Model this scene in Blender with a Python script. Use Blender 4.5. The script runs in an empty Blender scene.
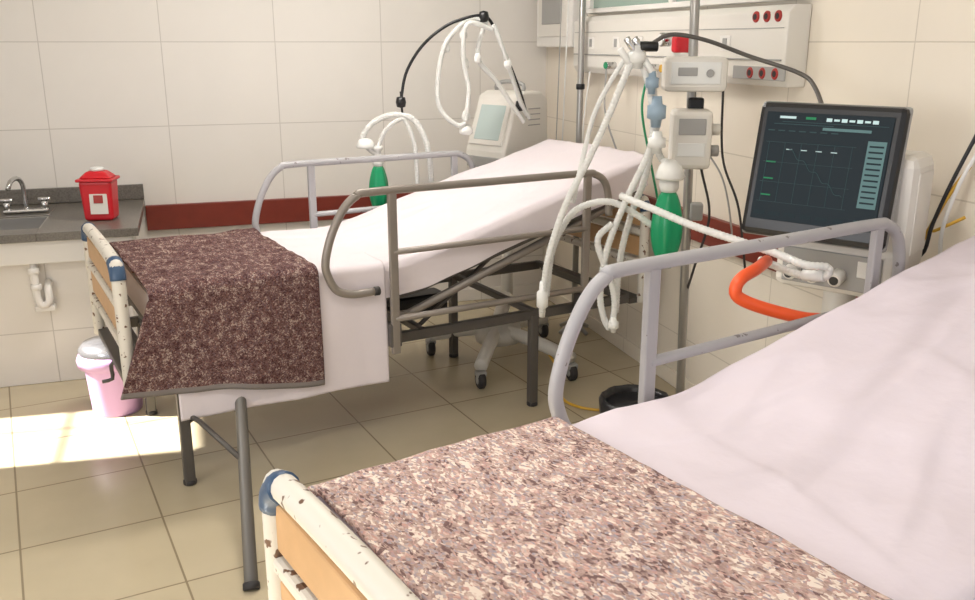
import bpy, bmesh, math, random
from mathutils import Vector, Matrix, noise, Euler
random.seed(4)
S=bpy.context.scene
col=S.collection
def srgb(r,g,b):
    f=lambda c:(c/255/12.92) if c/255<=.04045 else ((c/255+.055)/1.055)**2.4
    return (f(r),f(g),f(b),1)
# ---------------------------------------------------------------- materials
def mat(name,c,rough=.5,metal=0,spec=.5,emit=None,es=1,var=0,vscale=8,bump=0,bscale=60,alpha=1,trans=0):
    m=bpy.data.materials.new(name); m.use_nodes=True
    nt=m.node_tree; b=nt.nodes['Principled BSDF']
    b.inputs['Base Color'].default_value=c
    b.inputs['Roughness'].default_value=rough
    b.inputs['Metallic'].default_value=metal
    b.inputs['Specular IOR Level'].default_value=spec
    if emit:
        b.inputs['Emission Color'].default_value=emit; b.inputs['Emission Strength'].default_value=es
    if alpha<1: b.inputs['Alpha'].default_value=alpha
    if trans: b.inputs['Transmission Weight'].default_value=trans
    tc=nt.nodes.new('ShaderNodeTexCoord')
    if var:
        n=nt.nodes.new('ShaderNodeTexNoise'); n.inputs['Scale'].default_value=vscale; n.inputs['Detail'].default_value=4
        nt.links.new(tc.outputs['Object'],n.inputs['Vector'])
        mx=nt.nodes.new('ShaderNodeMix'); mx.data_type='RGBA'
        mx.inputs[6].default_value=tuple(x*(1-var) for x in c[:3])+(1,)
        mx.inputs[7].default_value=tuple(min(1,x*(1+var)) for x in c[:3])+(1,)
        nt.links.new(n.outputs['Fac'],mx.inputs[0]); nt.links.new(mx.outputs[2],b.inputs['Base Color'])
    if bump:
        n=nt.nodes.new('ShaderNodeTexNoise'); n.inputs['Scale'].default_value=bscale; n.inputs['Detail'].default_value=3
        nt.links.new(tc.outputs['Object'],n.inputs['Vector'])
        bp=nt.nodes.new('ShaderNodeBump'); bp.inputs['Strength'].default_value=bump; bp.inputs['Distance'].default_value=.01
        nt.links.new(n.outputs['Fac'],bp.inputs['Height']); nt.links.new(bp.outputs[0],b.inputs['Normal'])
    return m
def tilemat(name,c1,c2,grout,w,h,axes,mortar,rough,rot=0,spec=.5,off=(0,0),lo=.92,hi=1.07):
    m=bpy.data.materials.new(name); m.use_nodes=True
    nt=m.node_tree; b=nt.nodes['Principled BSDF']; L=nt.links.new
    b.inputs['Specular IOR Level'].default_value=spec
    g=nt.nodes.new('ShaderNodeNewGeometry')
    sx=nt.nodes.new('ShaderNodeSeparateXYZ'); L(g.outputs['Position'],sx.inputs[0])
    cx=nt.nodes.new('ShaderNodeCombineXYZ')
    L(sx.outputs[axes[0]],cx.inputs[0]); L(sx.outputs[axes[1]],cx.inputs[1])
    mp=nt.nodes.new('ShaderNodeMapping'); mp.inputs['Rotation'].default_value=(0,0,rot); mp.inputs['Location'].default_value=(off[0],off[1],0)
    L(cx.outputs[0],mp.inputs[0])
    br=nt.nodes.new('ShaderNodeTexBrick'); br.offset=0; br.squash=1
    br.inputs['Color1'].default_value=c1; br.inputs['Color2'].default_value=c2; br.inputs['Mortar'].default_value=grout
    br.inputs['Scale'].default_value=1; br.inputs['Mortar Size'].default_value=mortar; br.inputs['Mortar Smooth'].default_value=.3
    br.inputs['Brick Width'].default_value=w; br.inputs['Row Height'].default_value=h
    L(mp.outputs[0],br.inputs['Vector'])
    n=nt.nodes.new('ShaderNodeTexNoise'); n.inputs['Scale'].default_value=5; n.inputs['Detail'].default_value=6
    L(g.outputs['Position'],n.inputs['Vector'])
    mr=nt.nodes.new('ShaderNodeMapRange'); mr.inputs[3].default_value=lo; mr.inputs[4].default_value=hi
    L(n.outputs['Fac'],mr.inputs[0])
    mx=nt.nodes.new('ShaderNodeVectorMath'); mx.operation='SCALE'
    L(br.outputs['Color'],mx.inputs[0]); L(mr.outputs[0],mx.inputs['Scale'])
    L(mx.outputs[0],b.inputs['Base Color'])
    rr=nt.nodes.new('ShaderNodeMapRange'); rr.inputs[3].default_value=rough*.8; rr.inputs[4].default_value=rough*1.3
    L(n.outputs['Fac'],rr.inputs[0]); L(rr.outputs[0],b.inputs['Roughness'])
    bp=nt.nodes.new('ShaderNodeBump'); bp.inputs['Strength'].default_value=.3; bp.inputs['Distance'].default_value=.003; bp.invert=True
    L(br.outputs['Fac'],bp.inputs['Height']); L(bp.outputs[0],b.inputs['Normal'])
    return m
def blanketmat(name,stops,scale=170):
    m=bpy.data.materials.new(name); m.use_nodes=True
    nt=m.node_tree; b=nt.nodes['Principled BSDF']; L=nt.links.new
    b.inputs['Roughness'].default_value=.95; b.inputs['Specular IOR Level'].default_value=.08
    tc=nt.nodes.new('ShaderNodeTexCoord')
    mp=nt.nodes.new('ShaderNodeMapping'); mp.inputs['Scale'].default_value=(1,.55,1); L(tc.outputs['Object'],mp.inputs[0])
    n0=nt.nodes.new('ShaderNodeTexNoise'); n0.inputs['Scale'].default_value=60; L(mp.outputs[0],n0.inputs['Vector'])
    va=nt.nodes.new('ShaderNodeVectorMath'); va.operation='MULTIPLY_ADD'; va.inputs[1].default_value=(.014,.014,.014)
    L(n0.outputs['Color'],va.inputs[0]); L(mp.outputs[0],va.inputs[2])
    vo=nt.nodes.new('ShaderNodeTexVoronoi'); vo.inputs['Scale'].default_value=scale; L(va.outputs[0],vo.inputs['Vector'])
    sp=nt.nodes.new('ShaderNodeSeparateColor'); L(vo.outputs['Color'],sp.inputs[0])
    n2=nt.nodes.new('ShaderNodeTexNoise'); n2.inputs['Scale'].default_value=scale*.16; n2.inputs['Detail'].default_value=5
    L(mp.outputs[0],n2.inputs['Vector'])
    mm=nt.nodes.new('ShaderNodeMath'); mm.operation='MULTIPLY_ADD'; mm.inputs[1].default_value=.36
    L(sp.outputs[0],mm.inputs[0])
    m2=nt.nodes.new('ShaderNodeMath'); m2.operation='MULTIPLY'; m2.inputs[1].default_value=.64; L(n2.outputs['Fac'],m2.inputs[0]); L(m2.outputs[0],mm.inputs[2])
    cr=nt.nodes.new('ShaderNodeValToRGB')
    el=cr.color_ramp.elements
    while len(el)>1: el.remove(el[-1])
    el[0].position=stops[0][0]; el[0].color=stops[0][1]
    for p,c in stops[1:]:
        e=el.new(p); e.color=c
    L(mm.outputs[0],cr.inputs[0]); L(cr.outputs[0],b.inputs['Base Color'])
    bp=nt.nodes.new('ShaderNodeBump'); bp.inputs['Strength'].default_value=.5; bp.inputs['Distance'].default_value=.003
    L(mm.outputs[0],bp.inputs['Height']); L(bp.outputs[0],b.inputs['Normal'])
    return m
def chipped(name,c,c2,lo=.62):
    m=mat(name,c,.4); nt=m.node_tree; b=nt.nodes['Principled BSDF']; L=nt.links.new
    tc=nt.nodes.new('ShaderNodeTexCoord'); n=nt.nodes.new('ShaderNodeTexNoise'); n.inputs['Scale'].default_value=38; n.inputs['Detail'].default_value=2
    L(tc.outputs['Object'],n.inputs['Vector'])
    cr=nt.nodes.new('ShaderNodeValToRGB'); cr.color_ramp.elements[0].position=lo; cr.color_ramp.elements[0].color=c
    cr.color_ramp.elements[1].position=lo+.03; cr.color_ramp.elements[1].color=c2
    L(n.outputs['Fac'],cr.inputs[0]); L(cr.outputs[0],b.inputs['Base Color'])
    return m
M=dict(
 wallb=tilemat('wall_tile_back',srgb(226,221,214),srgb(224,219,212),srgb(198,192,184),.62,.46,(0,2),.003,.3,off=(.1,.19),lo=.97,hi=1.03),
 wallr=tilemat('wall_tile_right',srgb(230,221,206),srgb(228,219,204),srgb(204,194,178),.62,.46,(1,2),.003,.3,off=(.1,.19),lo=.97,hi=1.03),
 plaster=mat('plaster',srgb(232,229,223),.8,var=.03),
 floor=tilemat('floor_tile',srgb(194,181,153),srgb(188,175,147),srgb(142,129,104),.46,.46,(0,1),.004,.2,rot=-math.radians(10),off=(.12,.1)),
 band=mat('band_wood',srgb(120,48,36),.35,var=.15,vscale=20),
 granite=mat('granite',srgb(104,99,92),.3,var=.7,vscale=120),
 white=mat('white_enamel',srgb(226,223,218),.35),
 sheet=mat('sheet_cotton',srgb(222,213,216),.85,spec=.12,bump=.2,bscale=22),
 sheet2=mat('sheet_cotton_lilac',srgb(218,208,216),.85,spec=.12,bump=.2,bscale=22),
 matt=mat('mattress_cover',srgb(210,202,202),.8),
 rail=chipped('rail_paint',srgb(168,166,168),srgb(118,112,110),.7),
 raild=mat('rail_dark_steel',srgb(142,134,126),.4,metal=.35,var=.1),
 frame=mat('frame_steel',srgb(92,88,84),.45,metal=.4),
 legst=mat('leg_steel',srgb(122,118,112),.45,metal=.4),
 foot=chipped('footboard_paint',srgb(214,208,196),srgb(105,75,55),.64),
 wood=mat('footboard_wood',srgb(192,152,108),.45,var=.15,vscale=14),
 bump=mat('blue_bumper',srgb(52,78,108),.4),
 chrome=mat('chrome',srgb(205,205,205),.18,metal=1),
 steel=mat('steel',srgb(165,163,160),.3,metal=.7),
 black=mat('black_plastic',srgb(22,22,24),.35),
 rubber=mat('rubber',srgb(48,45,45),.6),
 hose=mat('hose_white',srgb(228,228,224),.3,alpha=.76),
 conn=mat('connector_white',srgb(224,224,220),.35),
 dev=mat('device_shell',srgb(220,216,208),.4),
 devg=mat('device_grey',srgb(156,155,152),.45),
 green=mat('green_silicone',srgb(12,140,92),.3),
 red=mat('red_plastic',srgb(200,28,40),.35),
 sock=mat('red_socket',srgb(160,40,34),.4),
 purple=mat('purple_bag',srgb(194,156,198),.4),
 orange=mat('orange_plastic',srgb(236,90,42),.35),
 yellow=mat('yellow_hose',srgb(205,160,50),.4),
 blue=mat('blue_filter',srgb(150,172,190),.35,alpha=.85),
 screen=mat('screen_glass',srgb(12,17,20),.5,spec=.15,emit=srgb(38,50,56),es=.55),
 ui1=mat('ui_text',srgb(130,150,150),.5,spec=.1,emit=srgb(190,210,210),es=.7),
 ui2=mat('ui_panel',srgb(50,72,74),.5,spec=.1,emit=srgb(110,138,136),es=.6),
 ui3=mat('ui_grid',srgb(24,34,38),.5,spec=.1,emit=srgb(72,98,98),es=.55),
 ui4=mat('ui_green',srgb(20,60,40),.5,spec=.1,emit=srgb(60,160,105),es=.6),
 uidk=mat('ui_dark',srgb(20,28,32),.5,spec=.1,emit=srgb(40,54,58),es=.5),
 scr1=mat('small_screen',srgb(170,182,178),.2,emit=srgb(150,165,160),es=.2),
 glassg=mat('green_glass',srgb(150,172,160),.1,spec=.7),
 silver=mat('silver_lid',srgb(170,170,175),.25,metal=.8),
 lamp=mat('fill_lamp_diffuser',srgb(240,240,235),.4,emit=(1,.97,.9,1),es=1.5),  # glow for the added ceiling fill lamps
)
M['bl1']=blanketmat('blanket_wool_dark',[(.0,srgb(54,36,36)),(.36,srgb(76,52,52)),(.43,srgb(112,86,82)),(.47,srgb(86,60,60)),(.51,srgb(128,104,99)),(.55,srgb(94,78,84)),(.60,srgb(112,74,68)),(.68,srgb(164,146,136))],240)
M['bl2']=blanketmat('blanket_wool_light',[(.0,srgb(88,68,68)),(.33,srgb(122,98,96)),(.39,srgb(188,162,152)),(.44,srgb(158,132,126)),(.49,srgb(204,180,168)),(.54,srgb(156,150,158)),(.59,srgb(192,150,140)),(.66,srgb(228,214,202))],215)
M['hem']=mat('blanket_hem',srgb(128,121,117),.9,bump=.4,bscale=200)
# ---------------------------------------------------------------- builders
def empty(name,loc=(0,0,0),rz=0):
    e=bpy.data.objects.new(name,None); e.location=loc; e.rotation_euler=(0,0,rz); e.empty_display_size=.1
    col.objects.link(e); return e
def mesh(name,parent,verts,faces,m,smooth=False,mw=None,midx=None):
    me=bpy.data.meshes.new(name); me.from_pydata([tuple(v) for v in verts],[],faces)
    mats=m if isinstance(m,list) else [m]
    for x in mats: me.materials.append(x)
    if midx:
        for p,i in zip(me.polygons,midx): p.material_index=i
    bm=bmesh.new(); bm.from_mesh(me); bmesh.ops.recalc_face_normals(bm,faces=bm.faces); bm.to_mesh(me); bm.free()
    if smooth: me.polygons.foreach_set('use_smooth',[True]*len(me.polygons))
    o=bpy.data.objects.new(name,me); col.objects.link(o)
    if parent: o.parent=parent
    if mw is not None: o.matrix_local=mw
    return o
def bev(o,w,seg=2):
    if w>0:
        b=o.modifiers.new('bevel','BEVEL'); b.width=w; b.segments=seg; b.limit_method='ANGLE'
    return o
def box(name,parent,c,s,m,bevel=.004,rot=(0,0,0),mw=None):
    x,y,z=[k/2 for k in s]
    v=[(a*x,b*y,d*z) for a in(-1,1) for b in(-1,1) for d in(-1,1)]
    f=[(0,1,3,2),(4,6,7,5),(0,4,5,1),(2,3,7,6),(0,2,6,4),(1,5,7,3)]
    o=mesh(name,parent,v,f,m)
    t=Matrix.Translation(c)@Euler(rot).to_matrix().to_4x4()
    o.matrix_local=(mw@t) if mw is not None else t
    return bev(o,bevel)
def multibox(name,parent,bs,m,bevel=0):
    V=[];F=[]
    for (x0,x1,y0,y1,z0,z1) in bs:
        n=len(V)
        V+=[(x,y,z) for x in(x0,x1) for y in(y0,y1) for z in(z0,z1)]
        F+=[tuple(n+i for i in f) for f in [(0,1,3,2),(4,6,7,5),(0,4,5,1),(2,3,7,6),(0,2,6,4),(1,5,7,3)]]
    return bev(mesh(name,parent,V,F,m),bevel)
def prism(name,parent,prof,y0,y1,m,bevel=.01,mw=None):
    n=len(prof)
    V=[(x,y0,z) for x,z in prof]+[(x,y1,z) for x,z in prof]
    F=[tuple(range(n)),tuple(range(2*n-1,n-1,-1))]+[(i,(i+1)%n,n+(i+1)%n,n+i) for i in range(n)]
    return bev(mesh(name,parent,V,F,m,mw=mw),bevel,3)
def cat(pts,step):
    P=[Vector(p) for p in pts]
    if len(P)==2:
        n=max(1,int((P[1]-P[0]).length/step)); return [P[0].lerp(P[1],i/n) for i in range(n+1)]
    Q=[2*P[0]-P[1]]+P+[2*P[-1]-P[-2]]; out=[]
    for i in range(1,len(Q)-2):
        a,b,c,d=Q[i-1:i+3]; n=max(2,int((c-b).length/step))
        for k in range(n):
            t=k/n
            out.append(.5*((2*b)+(c-a)*t+(2*a-5*b+4*c-d)*t*t+(3*b-a-3*c+d)*t**3))
    out.append(P[-1]); return out
def sweep(name,parent,pts,r,m,corr=0,pitch=.014,seg=10,step=.02,smoothpath=True,mw=None):
    if corr: step=pitch/4
    if smoothpath: P=cat(pts,step)
    else: P=[Vector(p) for p in pts]
    V=[];F=[];L=0
    t0=(P[1]-P[0]).normalized(); up=Vector((0,0,1)) if abs(t0.z)<.9 else Vector((1,0,0))
    nrm=(up-t0*up.dot(t0)).normalized()
    for i,p in enumerate(P):
        t=(P[min(i+1,len(P)-1)]-P[max(i-1,0)]).normalized()
        nrm=(nrm-t*nrm.dot(t)).normalized(); bn=t.cross(nrm)
        if i: L+=(p-P[i-1]).length
        rr=r*(1+corr*math.sin(2*math.pi*L/pitch))
        for k in range(seg):
            a=2*math.pi*k/seg; V.append(p+rr*(math.cos(a)*nrm+math.sin(a)*bn))
    n=len(P)
    for i in range(n-1):
        for k in range(seg):
            F.append((i*seg+k,i*seg+(k+1)%seg,(i+1)*seg+(k+1)%seg,(i+1)*seg+k))
    F.append(tuple(range(seg))[::-1]); F.append(tuple((n-1)*seg+k for k in range(seg)))
    return mesh(name,parent,V,F,m,smooth=True,mw=mw)
def rod(name,parent,a,b,r,m,seg=14,r2=None):
    a=Vector(a);b=Vector(b);t=(b-a).normalized(); up=Vector((0,0,1)) if abs(t.z)<.9 else Vector((1,0,0))
    n=(up-t*up.dot(t)).normalized(); q=t.cross(n); r2=r if r2 is None else r2
    V=[a+r*(math.cos(2*math.pi*k/seg)*n+math.sin(2*math.pi*k/seg)*q) for k in range(seg)]+[b+r2*(math.cos(2*math.pi*k/seg)*n+math.sin(2*math.pi*k/seg)*q) for k in range(seg)]
    F=[(k,(k+1)%seg,seg+(k+1)%seg,seg+k) for k in range(seg)]+[tuple(range(seg))[::-1],tuple(range(seg,2*seg))]
    o=mesh(name,parent,V,F,m,smooth=True)
    o.data.polygons[-1].use_smooth=False;o.data.polygons[-2].use_smooth=False
    return bev(o,min(r,r2)*.15,1)
def lathe(name,parent,prof,c,m,seg=28,rib=0,nr=8,tilt=None,cap=True):
    V=[];F=[]
    for r,z in prof:
        for k in range(seg):
            a=2*math.pi*k/seg; rr=r*(1+rib*math.cos(nr*a)); V.append((rr*math.cos(a),rr*math.sin(a),z))
    n=len(prof)
    for i in range(n-1):
        for k in range(seg): F.append((i*seg+k,i*seg+(k+1)%seg,(i+1)*seg+(k+1)%seg,(i+1)*seg+k))
    if cap: F.append(tuple(range(seg))[::-1]); F.append(tuple((n-1)*seg+k for k in range(seg)))
    mw=Matrix.Translation(c)
    if tilt: mw=mw@tilt
    return mesh(name,parent,V,F,m,smooth=True,mw=mw)
def castor(parent,x,y,r=.045,n=''):
    rod('castor_wheel'+n,parent,(x-.018,y,r),(x+.018,y,r),r,M['rubber'],20)
    rod('castor_hub'+n,parent,(x-.021,y,r),(x+.021,y,r),r*.5,M['devg'],16)
    box('castor_fork'+n,parent,(x,y,r*1.75),(.052,.05,.03),M['devg'],.008)
R=Vector((.95,-.3123,0)); Fw=Vector((.3123,.95,0))
def plane(anchor,sc):
    A=Vector(anchor)
    return lambda L:[A+R*(p[0]*sc)+Vector((0,0,-p[1]*sc*1.035))+Fw*(p[2] if len(p)>2 else 0) for p in L]
rz=math.radians
# ---------------------------------------------------------------- room
XW,YW,H=2.2,5.5,2.75
multibox('floor',None,[(-2.1,2.9,-1.5,5.6,-.1,0)],M['floor'])
multibox('ceiling',None,[(-2.1,2.9,-1.5,5.6,H,H+.1)],M['plaster'])
multibox('wall_back',None,[(-2.1,XW+.1,YW,YW+.1,0,H)],M['wallb'])
multibox('wall_right',None,[(XW,XW+.1,2.02,YW,0,H),(XW,2.85,1.95,2.02,0,H),(2.75,2.85,-1.5,1.95,0,H)],M['wallr'])
wy0,wy1,wz0,wz1=3.82,4.42,.95,2.02
vy0,vy1,vz0,vz1=.3,2.3,1.0,2.3  # opening added in the unseen left wall to let side light in
multibox('wall_left',None,[(-2.1,-2,-1.5,vy0,0,H),(-2.1,-2,vy0,vy1,0,vz0),(-2.1,-2,vy0,vy1,vz1,H),(-2.1,-2,vy1,wy0,0,H),(-2.1,-2,wy1,YW,0,H),(-2.1,-2,wy0,wy1,0,wz0),(-2.1,-2,wy0,wy1,wz1,H)],M['plaster'])
def winframe(name,y0,y1,z0,z1,bars):
    L=[(-2.07,-2.03,y0,y0+.03,z0,z1),(-2.07,-2.03,y1-.03,y1,z0,z1),(-2.07,-2.03,y0,y1,z0,z0+.03),(-2.07,-2.03,y0,y1,z1-.03,z1)]+bars
    return multibox(name,None,L,M['white'],.002)
winframe('window_1',wy0,wy1,wz0,wz1,[(-2.06,-2.04,wy0,wy1,1.42,1.435),(-2.06,-2.04,4.2,4.212,wz0,wz1)])
winframe('added_window',vy0,vy1,vz0,vz1,[(-2.06,-2.04,1.28,1.32,vz0,vz1)])  # invented window, there for side light across the sheet wrinkles
multibox('trim_1',None,[(-.27,XW-.001,YW-.03,YW-.001,.6,.745)],M['band'],.004)
multibox('trim_2',None,[(XW-.03,XW-.001,2.1,YW-.03,.77,.9)],M['band'],.004)
multibox('trim_3',None,[(-1.98,-.27,YW-.03,YW-.002,.787,.87)],M['granite'],.003)
multibox('baseboard_back',None,[(-.2,XW-.002,YW-.015,YW-.001,0.001,.08)],M['wallb'],.003)
multibox('baseboard_right',None,[(XW-.015,XW-.001,2.1,YW-.02,0.001,.08)],M['wallr'],.003)
w=empty('window_2')
multibox('frame',w,[(XW-.05,XW-.001,2.9,4.8,1.80,1.825),(XW-.05,XW-.001,2.9,2.95,1.825,2.4),(XW-.05,XW-.001,4.75,4.8,1.825,2.4),(XW-.05,XW-.001,2.9,4.8,2.37,2.4),(XW-.045,XW-.001,3.85,3.89,1.825,2.37)],M['white'],.004)
multibox('pane',w,[(XW-.025,XW-.012,2.95,4.75,1.825,2.37)],M['glassg'])
w=empty('electrical_cabinet')
multibox('housing',w,[(XW-.10,XW-.001,4.87,5.42,1.62,2.5)],M['white'],.008)
multibox('door_panel',w,[(XW-.112,XW-.1,4.93,5.36,1.68,2.44)],M['dev'],.004)
multibox('door_inset',w,[(XW-.118,XW-.112,5.0,5.29,1.75,2.36)],M['devg'],.003)
# ---------------------------------------------------------------- headwall medical panel
p=empty('medical_gas_panel')
prism('housing',p,[(XW-.002,1.487),(XW-.002,1.783),(XW-.07,1.783),(XW-.1,1.755),(XW-.1,1.52),(XW-.08,1.487)],2.9,4.84,M['dev'],.006)
box('lower_channel',p,(XW-.101,3.87,1.585),(.012,1.9,.006),M['devg'],.002)
box('channel_line',p,(XW-.1,3.87,1.70),(.006,1.9,.003),M['devg'],.001)
def socket(y,z,m,r=.02,i=0):
    rod('socket_ring_%d'%i,p,(XW-.095,y,z),(XW-.106,y,z),r,m,20)
    rod('socket_core_%d'%i,p,(XW-.106,y,z),(XW-.1075,y,z),r*.55,M['black'],16)
k=0
for y in (2.96,3.03,3.10): socket(y,1.742,M['sock'],.021,k);k+=1
box('socket_strip',p,(XW-.1,3.06,1.535),(.006,.34,.05),M['devg'],.003)
for y in (2.95,3.03,3.11): socket(y,1.535,M['sock'],.022,k);k+=1
for i,y in enumerate((3.30,3.62,4.05,4.3,4.6)):
    box('outlet_plate_%d'%i,p,(XW-.1,y,1.645),(.008,.075,.06),M['white'],.003)
    box('outlet_slot_%d'%i,p,(XW-.105,y,1.645),(.004,.03,.04),M['devg'],.002)
for i,(y,m) in enumerate(((3.5,'green'),(3.72,'yellow'),(3.85,'red'),(4.3,'green'))):
    rod('gas_valve_%d'%i,p,(XW-.09,y,1.535),(XW-.15,y,1.535),.017,M['chrome'],14)
    rod('gas_cap_%d'%i,p,(XW-.15,y,1.535),(XW-.16,y,1.535),.018,M[m],14)
box('red_regulator',p,(XW-.14,3.58,1.64),(.08,.05,.07),M['red'],.012)
rod('regulator_gauge',p,(XW-.13,3.70,1.66),(XW-.18,3.70,1.66),.03,M['chrome'],20)
rod('gauge_face',p,(XW-.18,3.70,1.66),(XW-.182,3.70,1.66),.024,M['conn'],20)
rod('regulator_stem',p,(XW-.12,3.64,1.59),(XW-.12,3.64,1.54),.015,M['chrome'])
sweep('hose_a',p,[(XW-.13,3.25,1.5),(XW-.14,3.2,1.2),(XW-.1,3.12,1.0),(XW-.05,3.1,.7)],.005,M['rubber'],seg=8)
sweep('hose_b',p,[(XW-.15,3.5,1.52),(XW-.16,3.42,1.3),(XW-.1,3.25,1.1),(XW-.05,3.2,.8)],.004,M['devg'],seg=8)
sweep('hose_c',p,[(XW-.15,4.3,1.52),(XW-.17,4.25,1.3),(XW-.1,4.2,1.05),(XW-.05,4.2,.8)],.005,M['devg'],seg=8)
sweep('hose_d',p,[(XW-.15,3.85,1.52),(XW-.2,3.8,1.35),(XW-.12,3.84,1.1),(XW-.06,3.8,.8)],.006,M['green'],seg=8)
sweep('hose_e',p,[(XW-.15,4.5,1.5),(XW-.17,4.52,1.2),(XW-.12,4.6,1.0),(XW-.06,4.6,.8)],.004,M['conn'],seg=8)
# ---------------------------------------------------------------- sink counter
s=empty('sink_counter')
multibox('masonry_base',s,[(-1.95,-.34,4.72,YW-.002,0,.70)],M['wallb'],.004)
multibox('apron',s,[(-1.97,-.30,4.64,4.72,.63,.745)],M['white'],.005)
multibox('granite_top',s,[(-1.98,-1.25,4.6,YW-.002,.745,.785),(-.72,-.27,4.6,YW-.002,.745,.785),(-1.25,-.72,4.6,4.74,.745,.785),(-1.25,-.72,5.1,YW-.002,.745,.785)],M['granite'],.003)
multibox('basin',s,[(-1.25,-.72,4.74,5.1,.704,.71),(-1.25,-1.24,4.74,5.1,.71,.78),(-.73,-.72,4.74,5.1,.71,.78),(-1.25,-.72,4.74,4.75,.71,.78),(-1.25,-.72,5.09,5.1,.71,.78)],M['steel'],.002)
sweep('drain_pipe',s,[(-.76,4.70,.62),(-.76,4.66,.60),(-.76,4.66,.46),(-.74,4.66,.42),(-.71,4.66,.44),(-.71,4.67,.5),(-.71,4.72,.52)],.018,M['white'],seg=12)
rod('pipe_nut',s,(-.76,4.66,.50),(-.76,4.66,.53),.026,M['white'])
rod('pipe_nut_b',s,(-.76,4.66,.58),(-.76,4.66,.61),.026,M['white'])
box('pipe_bracket',s,(-.735,4.69,.40),(.09,.05,.03),M['white'],.006)
f=empty('sink_faucet')
box('deck_plate',f,(-.84,5.2,.797),(.22,.05,.02),M['chrome'],.008)
sweep('spout',f,[(-.84,5.2,.8),(-.84,5.2,.9),(-.845,5.19,.95),(-.86,5.15,.975),(-.88,5.09,.965),(-.89,5.06,.93)],.012,M['chrome'],seg=12)
for i,x in enumerate((-.93,-.75)):
    rod('valve_body_%d'%i,f,(x,5.2,.8),(x,5.2,.845),.018,M['chrome'])
    rod('valve_handle_%d'%i,f,(x-.03,5.2,.855),(x+.03,5.2,.855),.010,M['chrome'])
c=empty('sharps_container',(-.45,4.9,.786),rz(-12))
def taper(name,par,z0,z1,w0,d0,w1,d1,m,bv=.015):
    V=[(a*w0/2,b*d0/2,z0) for a,b in((-1,-1),(1,-1),(1,1),(-1,1))]+[(a*w1/2,b*d1/2,z1) for a,b in((-1,-1),(1,-1),(1,1),(-1,1))]
    return bev(mesh(name,par,V,[(3,2,1,0),(4,5,6,7),(0,1,5,4),(1,2,6,5),(2,3,7,6),(3,0,4,7)],m),bv,3)
taper('body',c,0,.20,.14,.115,.158,.13,M['red'])
taper('rim',c,.195,.21,.178,.148,.178,.148,M['red'],.006)
taper('lid',c,.21,.245,.16,.125,.085,.07,M['red'],.012)
rod('lid_opening',c,(0,0,.243),(0,0,.262),.034,M['conn'])
box('label',c,(.01,-.063,.09),(.085,.004,.11),M['dev'],.001,rot=(rz(-3),0,0))
box('label_mark',c,(.01,-.066,.11),(.045,.003,.04),M['sock'],.001,rot=(rz(-3),0,0))
# ---------------------------------------------------------------- bins
b=empty('pedal_bin',(-.42,4.25,0))
lathe('bin_body',b,[(.105,0),(.108,.01),(.125,.27),(.132,.28)],(0,0,0),M['purple'],rib=.012,nr=9)
lathe('bin_bag_edge',b,[(.126,.235),(.146,.23),(.15,.27),(.140,.292),(.12,.29)],(0,0,0),M['purple'],rib=.02,nr=11,cap=False)
lathe('bin_lid',b,[(.138,.29),(.14,.31),(.12,.335),(.07,.35),(.0,.353)],(0,0,0),M['silver'],cap=False)
box('bin_hinge',b,(0,.13,.31),(.06,.04,.03),M['silver'],.005)
b=empty('black_waste_bin',(1.6,2.98,0))
lathe('bin_body',b,[(.10,0),(.125,.27)],(0,0,0),M['black'])
lathe('bin_liner',b,[(.128,.2),(.142,.22),(.146,.27),(.135,.295),(.118,.28),(.1,.1)],(0,0,0),M['black'],rib=.03,nr=10,cap=False)
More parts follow.
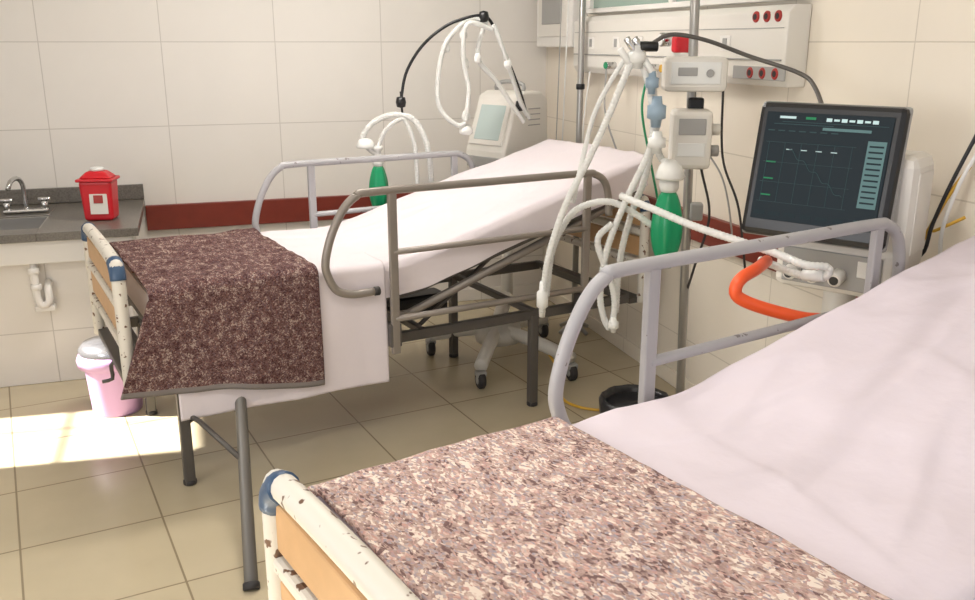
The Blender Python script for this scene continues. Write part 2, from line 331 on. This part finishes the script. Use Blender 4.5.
# ---------------------------------------------------------------- beds
def resample(path,nc):
    Ls=[0]
    for a,b in zip(path,path[1:]): Ls.append(Ls[-1]+math.hypot(b[0]-a[0],b[1]-a[1]))
    out=[];j=0
    for q in range(nc+1):
        d=Ls[-1]*q/nc
        while j<len(Ls)-2 and Ls[j+1]<d: j+=1
        t=(d-Ls[j])/max(1e-6,Ls[j+1]-Ls[j]); out.append((path[j][0]+(path[j+1][0]-path[j][0])*t,path[j][1]+(path[j+1][1]-path[j][1])*t))
    return out
def drape(name,parent,s0,s1,W,top,zn,zf,off,mm,amp=.006,seed=0,ns=120,nc=110,fold=.0,ff=9,skew=0,y1=None,thick=.004,hemrows=0,edgewav=.0,zlift=0):
    V=[]
    for i in range(ns+1):
        s=s0+(s1-s0)*i/ns; T=top(s)+off
        r=.035; path=[]
        zb=zn+edgewav*noise.noise(Vector((s*4,seed,0)))+zlift*(1-i/ns)
        path+=[(-off,zb),(-off,(zb+T-r)/2),(-off,T-r)]
        for k in range(1,6):
            a=math.pi/2*k/5; path.append((-off+r-r*math.cos(a),T-r+r*math.sin(a)))
        if zf is not None:
            for k in range(0,6):
                a=math.pi/2*k/5; path.append((W+off-r+r*math.sin(a),T-r+r*math.cos(a)))
            path+=[(W+off,zf)]
        else: path.append((y1,T))
        for (y,z) in resample(path,nc):
            x=s
            depth=max(0,(T-z-.03))
            if depth<=0.01:
                nz=noise.noise(Vector((s*5.5+seed,y*3.2,seed)))*.6+(1-abs(noise.noise(Vector((s*4+y*3,y*9-s*2,seed+5))))*2)*.5+noise.noise(Vector((s*14,y*11,seed)))*.25
                z+=amp*nz
                x+=.008*noise.noise(Vector((y*5,i/ns,seed)))
            elif y<W/2:
                hh=depth/.4
                y-=fold*min(1,hh*1.4)*(.6+.7*math.sin(s*ff+seed+2*noise.noise(Vector((s*3,seed,1))))+.4*noise.noise(Vector((s*10,z*3,seed))))
                x-=skew*hh*(1-(s-s0)/(s1-s0))
            else: y+=.3*fold*min(1,depth/.3)
            V.append((x,y,z))
    n=nc+1;F=[];mi=[]
    for i in range(ns):
        for q in range(nc):
            F.append((i*n+q,i*n+q+1,(i+1)*n+q+1,(i+1)*n+q)); mi.append(1 if q<hemrows else 0)
    o=mesh(name,parent,V,F,mm,smooth=True,midx=mi if hemrows else None)
    sd=o.modifiers.new('thick','SOLIDIFY'); sd.thickness=thick; sd.offset=0
    return o
# soft one-sided folds in the sheet: (s, y, direction, half length, height, width)
CR=[(1.15,.45,.12,.55,.006,.020),(1.35,.62,-.18,.45,.006,.018),(1.05,.25,.30,.35,.005,.018),(1.7,.5,.05,.5,.006,.022),
    (1.6,.2,.4,.3,.006,.018),(1.95,.6,.15,.35,.006,.018),(.95,.66,-.35,.28,.005,.015),(1.45,.35,1.25,.28,.004,.016),
    (1.85,.72,-.5,.22,.005,.016),(.82,.35,1.35,.30,.004,.015),(1.25,.74,.35,.25,.005,.016)]
def bed(o,W,L,k,zt,zfoot,zr,rise,s_r,sheetmat,near_low,hang,zbase,fx):
    def top(s):
        x=s-s_r
        if x<-.12: return zt
        if x<.12: return zt+rise/(L-s_r)*(x+.12)**2/.48
        return zt+rise/(L-s_r)*x
    F=M['frame']; zf=zbase
    for i,y in enumerate((.03,W-.03)):
        box('lower_side_bar_%d'%i,o,(L/2,y,zf-.05),(L-.1,.03,.045),F,.004)
        box('upper_side_bar_%d'%i,o,((s_r)/2+.03,y,zf+.045),(s_r-.02,.03,.035),M['raild'],.004)
        rod('backrest_bar_%d'%i,o,(s_r,y,zf+.045),(L-.04,y,top(L)-.17),.018,M['raild'])
        for j,x in enumerate((.14,1.716*k)):
            box('leg_%d_%d'%(i,j),o,(x,y,(zf-.05)/2),(.04,.04,zf-.05),F,.005)
            rod('leg_foot_%d_%d'%(i,j),o,(x,y,0),(x,y,.02),.026,M['rubber'])
    for i,x in enumerate((.06,.14,.7*k,1.15*k,1.716*k,L-.06)):
        box('cross_bar_%d'%i,o,(x,W/2,zf-.04),(.03,W-.06,.03),F,.004)
    box('under_bed_motor',o,(1.3*k,W*.5,zf-.04),(.3,.14,.10),M['black'],.02)
    rod('crank_shaft',o,(.02,W*.5,zf-.09),(1.2*k,W*.5,zf-.09),.012,M['steel'])
    sweep('crank_handle',o,[(.03,W*.5,zf-.09),(-.04,W*.5,zf-.09),(-.05,W*.5,zf-.12),(-.05,W*.5,zf-.16),(-.09,W*.5,zf-.165)],.008,F)
    for i,y in enumerate((.1,W-.1)):
        rod('lift_strut_%d'%i,o,(1.15*k,y,zf-.05),(1.55*k,y,top(1.55*k)-.17),.010,F)
        rod('leg_brace_%d'%i,o,(.14,y-.07 if i==0 else y+.07,zf-.25),(.5,y-.07 if i==0 else y+.07,zf-.06),.010,F)
    th=.13;n=44;V=[];Fa=[]
    for i in range(n+1):
        s=.06+(L-.07)*i/n
        for (y,dz) in ((.012,-th),(.006,-th/2),(.012,-.02),(.035,-.006),(W-.035,-.006),(W-.012,-.02),(W-.006,-th/2),(W-.012,-th)): V.append((s,y,top(s)+dz))
    for i in range(n):
        for q in range(8): Fa.append((i*8+q,i*8+(q+1)%8,(i+1)*8+(q+1)%8,(i+1)*8+q))
    Fa.append(tuple(range(8)));Fa.append(tuple(n*8+q for q in range(8)))
    mesh('mattress',o,V,Fa,M['matt'])
    V=[];Fa=[]
    for i in range(n+1):
        s=.06+(L-.07)*i/n
        for (y,dz) in ((.02,-th-.025),(.02,-th-.002),(W-.02,-th-.002),(W-.02,-th-.025)): V.append((s,y,top(s)+dz))
    for i in range(n):
        for q in range(4): Fa.append((i*4+q,i*4+(q+1)%4,(i+1)*4+(q+1)%4,(i+1)*4+q))
    Fa.append((0,1,2,3));Fa.append(tuple(n*4+q for q in range(4)))
    mesh('bed_deck',o,V,Fa,M['frame'])
    V=[];ns,nc=220,140
    for i in range(ns+1):
        s=.06+(L-.05)*i/ns;T=top(s)+.006;r=.03;o2=.005
        path=[(-o2,T-.135-.012*noise.noise(Vector((s*5,W,0)))),(-o2,T-r)]+[(-o2+r-r*math.cos(math.pi/2*q/5),T-r+r*math.sin(math.pi/2*q/5)) for q in range(1,6)]
        path+=[(W-a,b) for a,b in path[::-1]]
        for (y,z) in resample(path,nc):
            if T-z<.012:
                z+=.008*(noise.noise(Vector((s*3+W,y*2.5,L)))*1.2+(1-abs(noise.noise(Vector((s*3+y*2,y*7-s*2,L+5))))*2)*.8+noise.noise(Vector((s*11,y*9,L)))*.3+(.5-abs(noise.noise(Vector((s*4-y*3,y*8+s,L+9)))))*.7)+.004
                for (cs,cy,ang,ln,h,wd) in CR:
                    ds=s-cs*k;dy=y-cy*k;u=ds*math.cos(ang)+dy*math.sin(ang);v=-ds*math.sin(ang)+dy*math.cos(ang)+.025*math.sin(u*6+cs*9)
                    g_=math.exp(-(v/wd)**2) if v<0 else math.exp(-(v/(wd*2.6))**2)
                    z+=h*g_*math.exp(-(u/ln)**4)*(.7+.6*noise.noise(Vector((u*5,cs,cy))))
            else:
                dd=(T-z)/.13; sg=-1 if y<W/2 else 1
                y+=sg*(.008+.012*noise.noise(Vector((s*7+z*6,z*8,L)))*dd)
            V.append((s,y,z))
    n2=nc+1;Fa=[(i*n2+q,i*n2+q+1,(i+1)*n2+q+1,(i+1)*n2+q) for i in range(ns) for q in range(nc)]
    Fa.append(tuple(ns*n2+q for q in range(n2)))
    sh=mesh('fitted_sheet',o,V,Fa,sheetmat,smooth=True)
    for pl in sh.data.polygons:
        if len(pl.vertices)>4: pl.use_smooth=False
    if hang:
        drape('hanging_sheet',o,.12,.965,W,top,.285,None,.018,sheetmat,amp=.004,seed=7,fold=.009,ff=13,y1=.18,ns=90,nc=70,thick=.003,edgewav=.012)
    def rail(y,dz,sE,m,n,sgn):
        z=zr+dz; q=[(.90,-.40),(.81,-.40),(.745,-.375),(.71,-.31),(.705,-.25),(.735,-.15),(.785,-.06),(.84,-.012),(.91,0)]
        pts=[(a*k,y,z+b*k) for a,b in q]+[(sE*.5+.45*k,y,z)]+[(sE-.12,y,z),(sE-.05,y,z-.008),(sE,y,z-.04),(sE+.025,y,z-.1),(sE+.035,y,z-.2)]
        sweep('rail_hoop_'+n,o,pts,.0165,m,seg=12,step=.012)
        rod('rail_mid_bar_'+n,o,(.99*k,y,z-.25*k),(sE-.08,y,z-.25*k),.013,m)
        rod('rail_low_bar_'+n,o,(.99*k,y,z-.53*k),(sE-.08,y,z-.53*k),.014,m)
        for i,x in enumerate((.99*k,sE-.09)):
            box('rail_post_%s_%d'%(n,i),o,(x,y,z-.34*k),(.036,.022,.68*k),m,.005)
            box('rail_bracket_%s_%d'%(n,i),o,(x,y-sgn*.02,z-.60*k),(.05,.06,.10),F,.006)
        rod('rail_tip_'+n,o,(.90*k,y,z-.40*k),(.925*k,y,z-.40*k),.0185,M['rubber'])
    rail(-.052,-.45 if near_low else 0,2.03*k,M['raild'] if hang else M['rail'],'near',-1)
    rail(W+.045,0,1.86*k if hang else 1.98*k,M['rail'],'far',1)
    for nm,x,zt2,sg in (('foot',fx,zfoot,-1),('head',L+.035,zfoot+.03,1)):
        zz=.42
        q=[(x,.025,zz),(x,.025,zt2-.09),(x,.035,zt2-.045),(x,.075,zt2-.02),(x,W*.5,zt2-.012),(x,W-.075,zt2-.02),(x,W-.035,zt2-.045),(x,W-.025,zt2-.09),(x,W-.025,zz)]
        sweep(nm+'board_frame',o,q,.024,M['foot'],seg=14,step=.015)
        for i,(z0,z1) in enumerate(((zt2-.15,zt2-.055),(zt2-.30,zt2-.205))):
            box('%sboard_wood_%d'%(nm,i),o,(x,W/2,(z0+z1)/2),(.018,W-.08,z1-z0),M['wood'],.005)
        for i,z0 in enumerate((zt2-.178,zt2-.33)):
            box('%sboard_slat_%d'%(nm,i),o,(x,W/2,z0),(.034,W-.06,.036),M['foot'],.010)
        box('%sboard_base'%nm,o,(x+(-sg*.03),W/2,.43),(.08,W-.06,.03),F,.004)
        for i,y in enumerate((0,W)):
            s_=1 if i==0 else -1
            sweep('%sboard_bumper_%d'%(nm,i),o,[(x,y+s_*.023,zt2-.075),(x,y+s_*.030,zt2-.05),(x,y+s_*.052,zt2-.028),(x,y+s_*.075,zt2-.02)],.028,M['bump'],seg=14,step=.008)
    return top
b1=empty('hospital_bed',(-.239,3.309,0),rz(11.8))
t1=bed(b1,.85,2.31,1,.775,.915,1.09,.355,1.08,M['sheet'],False,True,.50,-.035)
sweep('outrigger_leg',b1,[(.36,.01,.42),(.35,-.005,.32),(.147,-.79,.0)],.022,M['legst'],smoothpath=False,seg=12)
rod('outrigger_foot',b1,(.147,-.79,0),(.151,-.775,.02),.027,M['rubber'])
sweep('outrigger_brace',b1,[(.14,.02,.30),(.18,-.05,.285),(.27,-.30,.205)],.010,M['frame'],smoothpath=False,seg=8)
b2=empty('hospital_bed.001',(.081+.2639*.82,1.446-.9646*.82,0),rz(15.3))
t2=bed(b2,.82,2.16,.93,.868,.965,1.176,.235,1.0,M['sheet2'],True,False,.58,0)
k1=empty('wool_blanket',(-.239,3.309,0),rz(11.8))
drape('blanket_cloth',k1,.05,.68,.85,t1,.335,.66,.030,[M['bl1'],M['hem']],amp=.012,seed=2,fold=.020,ff=12,skew=.15,ns=120,nc=130,thick=.009,hemrows=2,edgewav=.02,zlift=.09)
k2=empty('wool_blanket.001',b2.location,rz(15.3))
drape('blanket_cloth',k2,.075,.62,.82,t2,.62,.79,.024,[M['bl2'],M['hem']],amp=.008,seed=9,fold=.01,ff=12,ns=120,nc=130,thick=.009,hemrows=2)
# ---------------------------------------------------------------- ventilator at bed 1
v=empty('ventilator')
hub=(1.50,4.38)
for i,(x,y) in enumerate(((1.16,4.52),(1.27,3.97),(1.74,3.93),(1.86,4.62))):
    castor(v,x,y,.045,n='_%d'%i)
    a=Vector((hub[0],hub[1],.165)); b_=Vector((x,y,.115))
    sweep('base_arm_%d'%i,v,[a,a.lerp(b_,.5)+Vector((0,0,.01)),b_],.034,M['dev'],seg=12)
lathe('base_hub',v,[(.12,.1),(.13,.13),(.12,.18),(.06,.2)],(hub[0],hub[1],0),M['dev'])
sweep('base_spine',v,[(hub[0],hub[1],.16),(1.6,4.62,.17),(1.70,4.82,.2)],.04,M['dev'])
rod('column',v,(1.72,4.86,.15),(1.74,4.92,.98),.035,M['dev'])
vs=Matrix.Translation((1.74,4.93,0))@Matrix.Rotation(rz(28),4,'Z')
prism('body_shell',v,[(-.19,.95),(.17,.95),(.19,.99),(.18,1.34),(.12,1.385),(-.02,1.385),(-.08,1.36),(-.19,1.06)],-.15,.15,M['dev'],.015,mw=vs)
sc=vs@Matrix.Translation((-.139,0,1.215))@Matrix.Rotation(-(math.pi/2-math.atan2(.11,.30)) ,4,'Y')
box('control_screen',v,(0,0,.004),(.20,.19,.008),M['scr1'],.004,mw=sc)
box('screen_bezel',v,(0,0,.0),(.26,.25,.01),M['dev'],.006,mw=sc)
box('front_port_panel',v,(-.2,0,1.0),(.02,.24,.06),M['devg'],.006,mw=vs)
sweep('top_handle',v,[(.02,-.1,1.38),(.02,-.1,1.42),(.02,0,1.435),(.02,.1,1.42),(.02,.1,1.38)],.012,M['devg'],mw=vs)
rod('knob',v,vs@Vector((.13,-.145,1.07)),vs@Vector((.12,-.19,1.07)),.03,M['black'])
for i in range(4): box('side_vent_%d'%i,v,(.06,-.151,1.2+i*.03),(.10,.004,.006),M['devg'],.001,mw=vs)
P1=plane((1.043,4.605,1.365),.0051)
sweep('support_arm',v,P1([(130,20,.25),(122,-5,.2),(105,-45,.12),(90,-74,.05),(78,-78,.02),(50,-70),(25,-52),(8,-28),(2,-5),(1,6)]),.008,M['black'],seg=10)
for i,q in enumerate(P1([(84,-77,.03),(1,2),(122,8,.2)])):
    lathe('arm_joint_%d'%i,v,[(.0,-.03),(.022,-.024),(.027,0),(.022,.024),(0,.03)],q,M['black'],cap=False,seg=16)
T=[[(88,-72,.03),(70,-75,.02),(48,-55),(40,-30),(38,0),(45,15),(58,24),(66,22)],
   [(92,-66,.03),(68,-70,-.02),(64,-40,-.01),(69,-10),(66,20)],
   [(94,-70,.03),(104,-45,.05),(115,-15,.12),(124,8,.18),(132,20,.22)],
   [(86,-74,.06),(78,-40,.05),(96,-18,.1),(112,5,.15),(126,24,.2)]]
for i,t in enumerate(T): sweep('breathing_hose_%d'%i,v,P1(t),.0125,M['hose'],corr=.06,seg=10,pitch=.012)
for i,(x,y,w_) in enumerate(((66,28,.036),(66,14,.022),(64,-62,.02),(47,-50,.018),(66,-35,.018),(108,-35,.02),(78,-40,.018))):
    lathe('y_connector_%d'%i,v,[(w_*.6,-.03),(w_,-.02),(w_,.0),(w_*.5,.02)],P1([(x,y,.02 if x<100 else .07)])[0],M['conn'],seg=18)
g=empty('resuscitator_bag')
g1=P1([(-24,96)])[0]
def greenbag(par,c,Lh,r):
    pr=[(r*.35,Lh)]+[(r*math.sin(math.pi*(.10+.8*t))**.6*(1-.18*(1-t)),Lh*(1-t)) for t in [i/14 for i in range(1,14)]]+[(r*.5,-.01),(r*.4,-.03)]
    lathe('squeeze_bag',par,pr,c,M['green'],seg=32,rib=.07,nr=6)
    lathe('neck_valve',par,[(r*.42,Lh-.005),(r*.55,Lh+.01),(r*.55,Lh+.035),(r*.35,Lh+.04),(r*.3,Lh+.075),(r*.5,Lh+.08),(r*.5,Lh+.1)],c,M['conn'],seg=20)
greenbag(g,g1-Vector((0,0,.06)),.235,.054)
sweep('support_loop',g,P1([(-26,52),(-34,45),(-38,35),(-28,22),(-8,14),(12,18),(24,36),(29,60),(30,92,.02)]),.015,M['hose'],corr=.07,pitch=.014)
sweep('support_loop_b',g,P1([(-26,52),(-16,30),(0,18),(6,22),(14,45),(16,85)]),.012,M['hose'],corr=.07,pitch=.014)
lathe('mask',g,[(.012,.04),(.035,.03),(.05,.0),(.045,-.012)],P1([(-36,44)])[0],M['conn'],seg=20)
rod('hanger',g,P1([(2,12)])[0],P1([(1,-8)])[0],.006,M['black'])
# ---------------------------------------------------------------- iv pole by bed 1
ip=empty('iv_pole')
rod('pole',ip,(2.06,4.64,.05),(2.06,4.64,2.3),.017,M['steel'])
rod('pole_inner',ip,(2.06,4.64,1.4),(2.06,4.64,1.43),.024,M['black'])
for i in range(4):
    a=rz(20+90*i); rod('foot_%d'%i,ip,(2.06,4.64,.08),(2.06+.11*math.cos(a),4.64+.11*math.sin(a),.02),.012,M['steel'])
for i in (-1,1): sweep('hook_%d'%(i+1),ip,[(2.06,4.64,2.28),(2.06+.0,4.64+i*.08,2.3),(2.06,4.64+i*.1,2.27)],.006,M['chrome'])
rod('drip_line',ip,(2.02,4.72,2.2),(2.0,4.74,1.0),.004,M['conn'],8)
rod('drip_line_b',ip,(2.0,4.77,2.2),(1.99,4.80,1.1),.003,M['devg'],8)
# ---------------------------------------------------------------- equipment pole
e=empty('infusion_pump_stand')
px,py=1.85,3.15
rod('pole',e,(px+.05,py-.01,.08),(px-.005,py,2.35),.018,M['steel'])
for i in range(5):
    a=rz(15+72*i); x,y=px+.04+.24*math.cos(a),py-.01+.24*math.sin(a)
    rod('base_leg_%d'%i,e,(px+.04,py-.01,.1),(x,y,.08),.014,M['steel']); castor(e,x,y,.03,n='_%d'%i)
em=Matrix.Translation((px-.03,py-.09,0))@Matrix.Rotation(rz(-25),4,'Z')
box('monitor_module',e,(0,0,1.535),(.23,.16,.125),M['dev'],.018,mw=em)
box('monitor_front',e,(0,-.082,1.54),(.18,.006,.08),M['conn'],.004,mw=em)
box('monitor_lcd',e,(-.03,-.086,1.545),(.07,.004,.03),M['devg'],.002,mw=em)
rod('monitor_socket',e,em@Vector((.05,-.08,1.54)),em@Vector((.05,-.095,1.54)),.014,M['devg'])
box('pump_body',e,(.0,.0,1.295),(.15,.14,.22),M['dev'],.018,mw=em)
box('pump_lcd',e,(0,-.072,1.345),(.10,.006,.06),M['devg'],.003,mw=em)
box('pump_keys',e,(0,-.072,1.26),(.10,.006,.05),M['conn'],.003,mw=em)
rod('pump_knob',e,em@Vector((.075,0,1.33)),em@Vector((.11,0,1.33)),.022,M['dev'])
rod('pump_knob_b',e,em@Vector((.075,0,1.25)),em@Vector((.11,0,1.25)),.022,M['devg'])
box('clamp',e,(.02,.07,1.42),(.06,.06,.05),M['black'],.008,mw=em)
box('pole_clamp_low',e,(.05,.08,1.0),(.05,.05,.07),M['devg'],.008,mw=em)
sweep('pump_cable',e,[em@Vector((.05,0,1.18)),em@Vector((.09,-.02,1.0)),em@Vector((.05,0,.8)),(1.92,3.2,.6)],.005,M['rubber'],seg=8)
# ---------------------------------------------------------------- ventilator at bed 2
V2=empty('ventilator.001')
c=Vector((1.755,2.213,1.28)); e1=Vector((.512,-.859,0)).normalized(); n0=Vector((-.859,-.512,0)).normalized(); zz=Vector((0,0,1))
a=rz(12); e2=zz*math.cos(a)-n0*math.sin(a); nn=n0*math.cos(a)+zz*math.sin(a)
sm_=Matrix(((e1.x,e2.x,nn.x,c.x),(e1.y,e2.y,nn.y,c.y),(e1.z,e2.z,nn.z,c.z),(0,0,0,1)))
box('display_case',V2,(0,0,-.02),(.435,.405,.04),M['black'],.018,mw=sm_)
box('display_rim',V2,(0,0,-.03),(.441,.411,.02),M['devg'],.018,mw=sm_)
box('display_glass',V2,(0,.008,.002),(.375,.325,.004),M['screen'],.002,mw=sm_)
box('display_back',V2,(0,0,-.06),(.34,.28,.05),M['devg'],.02,mw=sm_)
def ui(x,y,w_,h_,m,i,dz=0): box('ui_%d'%i,V2,(x,y,.005+dz),(w_,h_,.001),m,0,mw=sm_)
ui(-.12,.155,.05,.007,M['ui1'],0); ui(-.05,.155,.03,.007,M['ui4'],11)
for q in range(7): ui(.005+q*.022,.153,.016,.006 if q%2 else .01,M['ui1'],1+q)
ui(-.07,.135,.18,.002,M['ui3'],8); ui(.02,.142,.31,.0015,M['ui3'],9)
ui(.06,.126,.14,.008,M['ui2'],10)
for q in range(7): ui(-.165+q*.032,.115,.02,.003,M['ui3'],12+q)
ui(.152,.005,.052,.19,M['ui2'],20)
for q in range(11): ui(.152,.085-q*.016,.04,.005,M['uidk'],21+q,.001)
for q in range(4): ui(-.04,.08-q*.06,.27,.001,M['ui3'],40+q)
for q in range(6): ui(-.165+q*.05,-.01,.001,.18,M['ui3'],84+q)
for q in range(4): ui(-.10+q*.045,.06,.018,.0025,M['ui1'],50+q)
for q in range(3): ui(-.15,.02-q*.05,.03,.004,M['ui4'],60+q)
for q in range(6): ui(-.16+q*.048,-.135,.034,.012,M['uidk'],70+q)
ui(.15,-.135,.05,.018,M['ui3'],80)
sweep('ui_trace',V2,[sm_@Vector((-.10+.18*t/30,.06-.13*t/30+.006*math.sin(t*.9),.0065)) for t in range(31)],.001,M['ui3'],smoothpath=False,seg=5)
bm_=Matrix.Translation((1.95,2.25,0))@Matrix.Rotation(math.atan2(e1.y,e1.x),4,'Z')
box('rear_housing',V2,(.075,-.03,1.16),(.22,.2,.36),M['dev'],.035,mw=bm_)
box('rear_inset',V2,(.186,-.03,1.17),(.004,.13,.24),M['dev'],.002,mw=bm_)
box('breathing_unit',V2,(-.02,-.02,.99),(.36,.24,.16),M['dev'],.025,mw=bm_)
box('unit_front_panel',V2,(-.02,-.143,.985),(.30,.008,.11),M['devg'],.006,mw=bm_)
box('unit_label',V2,(.09,-.148,1.0),(.06,.004,.05),M['conn'],.002,mw=bm_)
for i,x in enumerate((-.13,-.06,.01)):
    rod('gas_port_%d'%i,V2,bm_@Vector((x,-.14,.975)),bm_@Vector((x,-.19,.965)),.022,M['dev'])
    rod('gas_port_core_%d'%i,V2,bm_@Vector((x,-.19,.965)),bm_@Vector((x,-.193,.965)),.014,M['black'])
rod('screen_mount',V2,c+nn*-.08,Vector((1.93,2.28,1.15)),.03,M['devg'])
rod('cart_column',V2,(1.95,2.3,.12),(1.95,2.3,.92),.05,M['dev'])
box('cart_base',V2,(1.95,2.32,.12),(.36,.4,.06),M['dev'],.025)
for i,(x,y) in enumerate(((1.82,2.17),(2.08,2.17),(1.82,2.47),(2.08,2.47))): castor(V2,x,y,.04,n='_%d'%i)
P3=plane((1.486,1.985,1.004),.00271)
sweep('orange_handle',V2,P3([(95,50,.12),(70,40,.06),(48,33,.03),(25,28),(-8,20),(-32,12),(-43,5),(-44,-4),(-36,-11,.02),(-16,-14,.08),(10,-10,.22)]),.0175,M['orange'],seg=16,step=.008)
sweep('unit_hose',V2,P3([(10,-6,.28),(35,-4,.12),(52,-8,.06),(52,-18,.05),(30,-20,.06),(5,-26,.15),(-60,-40,.3),(-100,-52,.4),(-135,-62,.5)]),.0115,M['hose'],corr=.07,pitch=.012)
rod('hose_cuff',V2,P3([(52,-8,.06)])[0],P3([(36,-5,.11)])[0],.016,M['conn'])
P2=plane((1.575,2.956,1.62),.00353)
sweep('support_arm',V2,P2([(-8,2),(0,-5),(20,-15),(55,-10),(100,5),(142,20,-.1),(149,32,-.2),(148,60,-.35),(150,100,-.5)]),.0075,M['frame'],seg=10)
T=[[(-12,0),(-22,20),(-38,60),(-58,105),(-80,150),(-95,195),(-101,230),(-103,265)],
   [(-18,2),(-8,10),(2,35),(8,70),(4,100),(-18,150),(-35,200),(-40,250),(-30,282),(-24,262),(-28,235),(-45,190),(-30,170)],
   [(-14,-2),(-30,18),(-52,60),(-64,110),(-72,150)],
   [(-98,250),(-92,200),(-75,165),(-55,152),(-30,150),(-5,162),(15,175)],
   [(6,20),(12,60),(16,95),(22,108)],
   [(-20,270,.01),(-18,215,.01),(-8,165),(4,130),(10,100)]]
for i,t in enumerate(T): sweep('breathing_hose_%d'%i,V2,P2([(q[0],q[1],.015*i) for q in t]),.0125 if i!=2 else .009,M['hose'],corr=.07,pitch=.012)
for i,(q,m,r_,h_) in enumerate((((10,58),'blue',.034,.055),((12,88),'conn',.032,.04),((-103,250),'conn',.022,.07),((-12,6),'conn',.03,.04),((4,30),'blue',.024,.04),((-25,278),'conn',.02,.03))):
    q=P2([q])[0]
    lathe('filter_%d'%i,V2,[(r_*.5,-h_),(r_*.6,-h_*.5),(r_,-h_*.4),(r_,h_*.4),(r_*.6,h_*.5),(r_*.5,h_)],q,M[m],seg=20)
rod('arm_clamp',V2,P2([(-10,-4)])[0],P2([(8,-4)])[0],.018,M['black'])
for i,(q) in enumerate(((-30,-2,0),(-16,-12,0),(-5,8,0),(-24,-12,0))):
    rod('circuit_elbow_%d'%i,V2,P2([q])[0],P2([(q[0]+10,q[1]+14)])[0],.012,M['chrome' if i%2 else 'conn'])
g=empty('resuscitator_bag.001')
gc=P2([(27,207)])[0]
greenbag(g,gc,.26,.066)
lathe('mask',g,[(.016,.05),(.04,.03),(.055,-.01),(.048,-.02)],gc+Vector((-.01,-.02,.325)),M['conn'],seg=24)
rod('swivel',g,gc+Vector((0,0,.30)),P2([(20,104)])[0],.013,M['conn'])
h=empty('gas_supply_hoses')
for i,(pts,m,r_) in enumerate((([(2.17,2.07,1.3),(2.13,2.1,1.2),(2.10,2.17,1.0),(2.09,2.2,.9),(2.12,2.22,.7)],'yellow',.006),
    ([(2.17,2.05,1.42),(2.13,2.09,1.25),(2.11,2.12,1.12),(2.10,2.14,1.02),(2.12,2.3,.96)],'black',.006),
    ([(2.17,2.04,1.36),(2.14,2.07,1.25),(2.13,2.1,1.1),(2.14,2.1,.95),(2.13,2.15,.75)],'conn',.006),
    ([(2.17,2.06,1.15),(2.12,2.12,1.1),(2.1,2.17,1.08),(2.1,2.2,.95),(2.12,2.16,.88)],'yellow',.005))):
    sweep('hose_%d'%i,h,pts,r_,M[m],seg=10)
sweep('oxygen_hose',v,[(2.0,3.7,.012),(1.9,3.62,.012),(1.75,3.5,.012),(1.62,3.58,.012),(1.60,3.75,.012),(1.66,3.95,.08),(1.66,4.2,.15)],.007,M['yellow'],seg=8)
# ---------------------------------------------------------------- lights
for i,(x,yy,en) in enumerate(((.5,1.6,15),(.6,4.0,36))):  # unseen ceiling fixtures, added to light the room
    l=empty('added_ceiling_lamp' if i==0 else 'added_ceiling_lamp.001',(x,yy,H))
    box('housing',l,(0,0,-.03),(1.25,.32,.058),M['white'],.006)
    box('diffuser',l,(0,0,-.062),(1.18,.26,.008),M['lamp'],.002)
    L_=bpy.data.lights.new('ceiling_fill','AREA'); L_.shape='RECTANGLE'; L_.size=1.15; L_.size_y=.25; L_.energy=en; L_.color=(1,.955,.90)
    lo=bpy.data.objects.new('ceiling_fill',L_); lo.location=(0,0,-.075); lo.parent=l; col.objects.link(lo)
L_=bpy.data.lights.new('window_fill','AREA'); L_.shape='RECTANGLE'; L_.size=1.3; L_.size_y=2.0; L_.energy=46; L_.color=(.96,.97,1)  # fill lamp added outside the invented window, shading the sheets from the left
lo=bpy.data.objects.new('window_fill',L_); lo.location=(-2.12,1.3,1.65); lo.rotation_euler=(0,rz(-90),0); col.objects.link(lo)
sl=bpy.data.lights.new('sun','SUN'); sl.energy=24; sl.angle=rz(1.2); sl.color=(1,.96,.90)
so=bpy.data.objects.new('sun',sl); d=Vector((.72,-.06,-.72)); so.rotation_euler=d.to_track_quat('-Z','Y').to_euler(); so.location=(-4,4,4); col.objects.link(so)
wd=bpy.data.worlds.new('world'); S.world=wd; wd.use_nodes=True
bg=wd.node_tree.nodes['Background']; bg.inputs[0].default_value=(.94,.95,1,1); bg.inputs[1].default_value=1.0
cd=bpy.data.cameras.new('camera'); cd.lens=33.23; cd.sensor_width=36; cd.clip_start=.02
co=bpy.data.objects.new('camera',cd); co.location=(0,0,1.65); co.rotation_euler=(rz(74),0,rz(-18.2)); col.objects.link(co)
S.camera=co
S.view_settings.view_transform='Standard'
S.view_settings.exposure=0
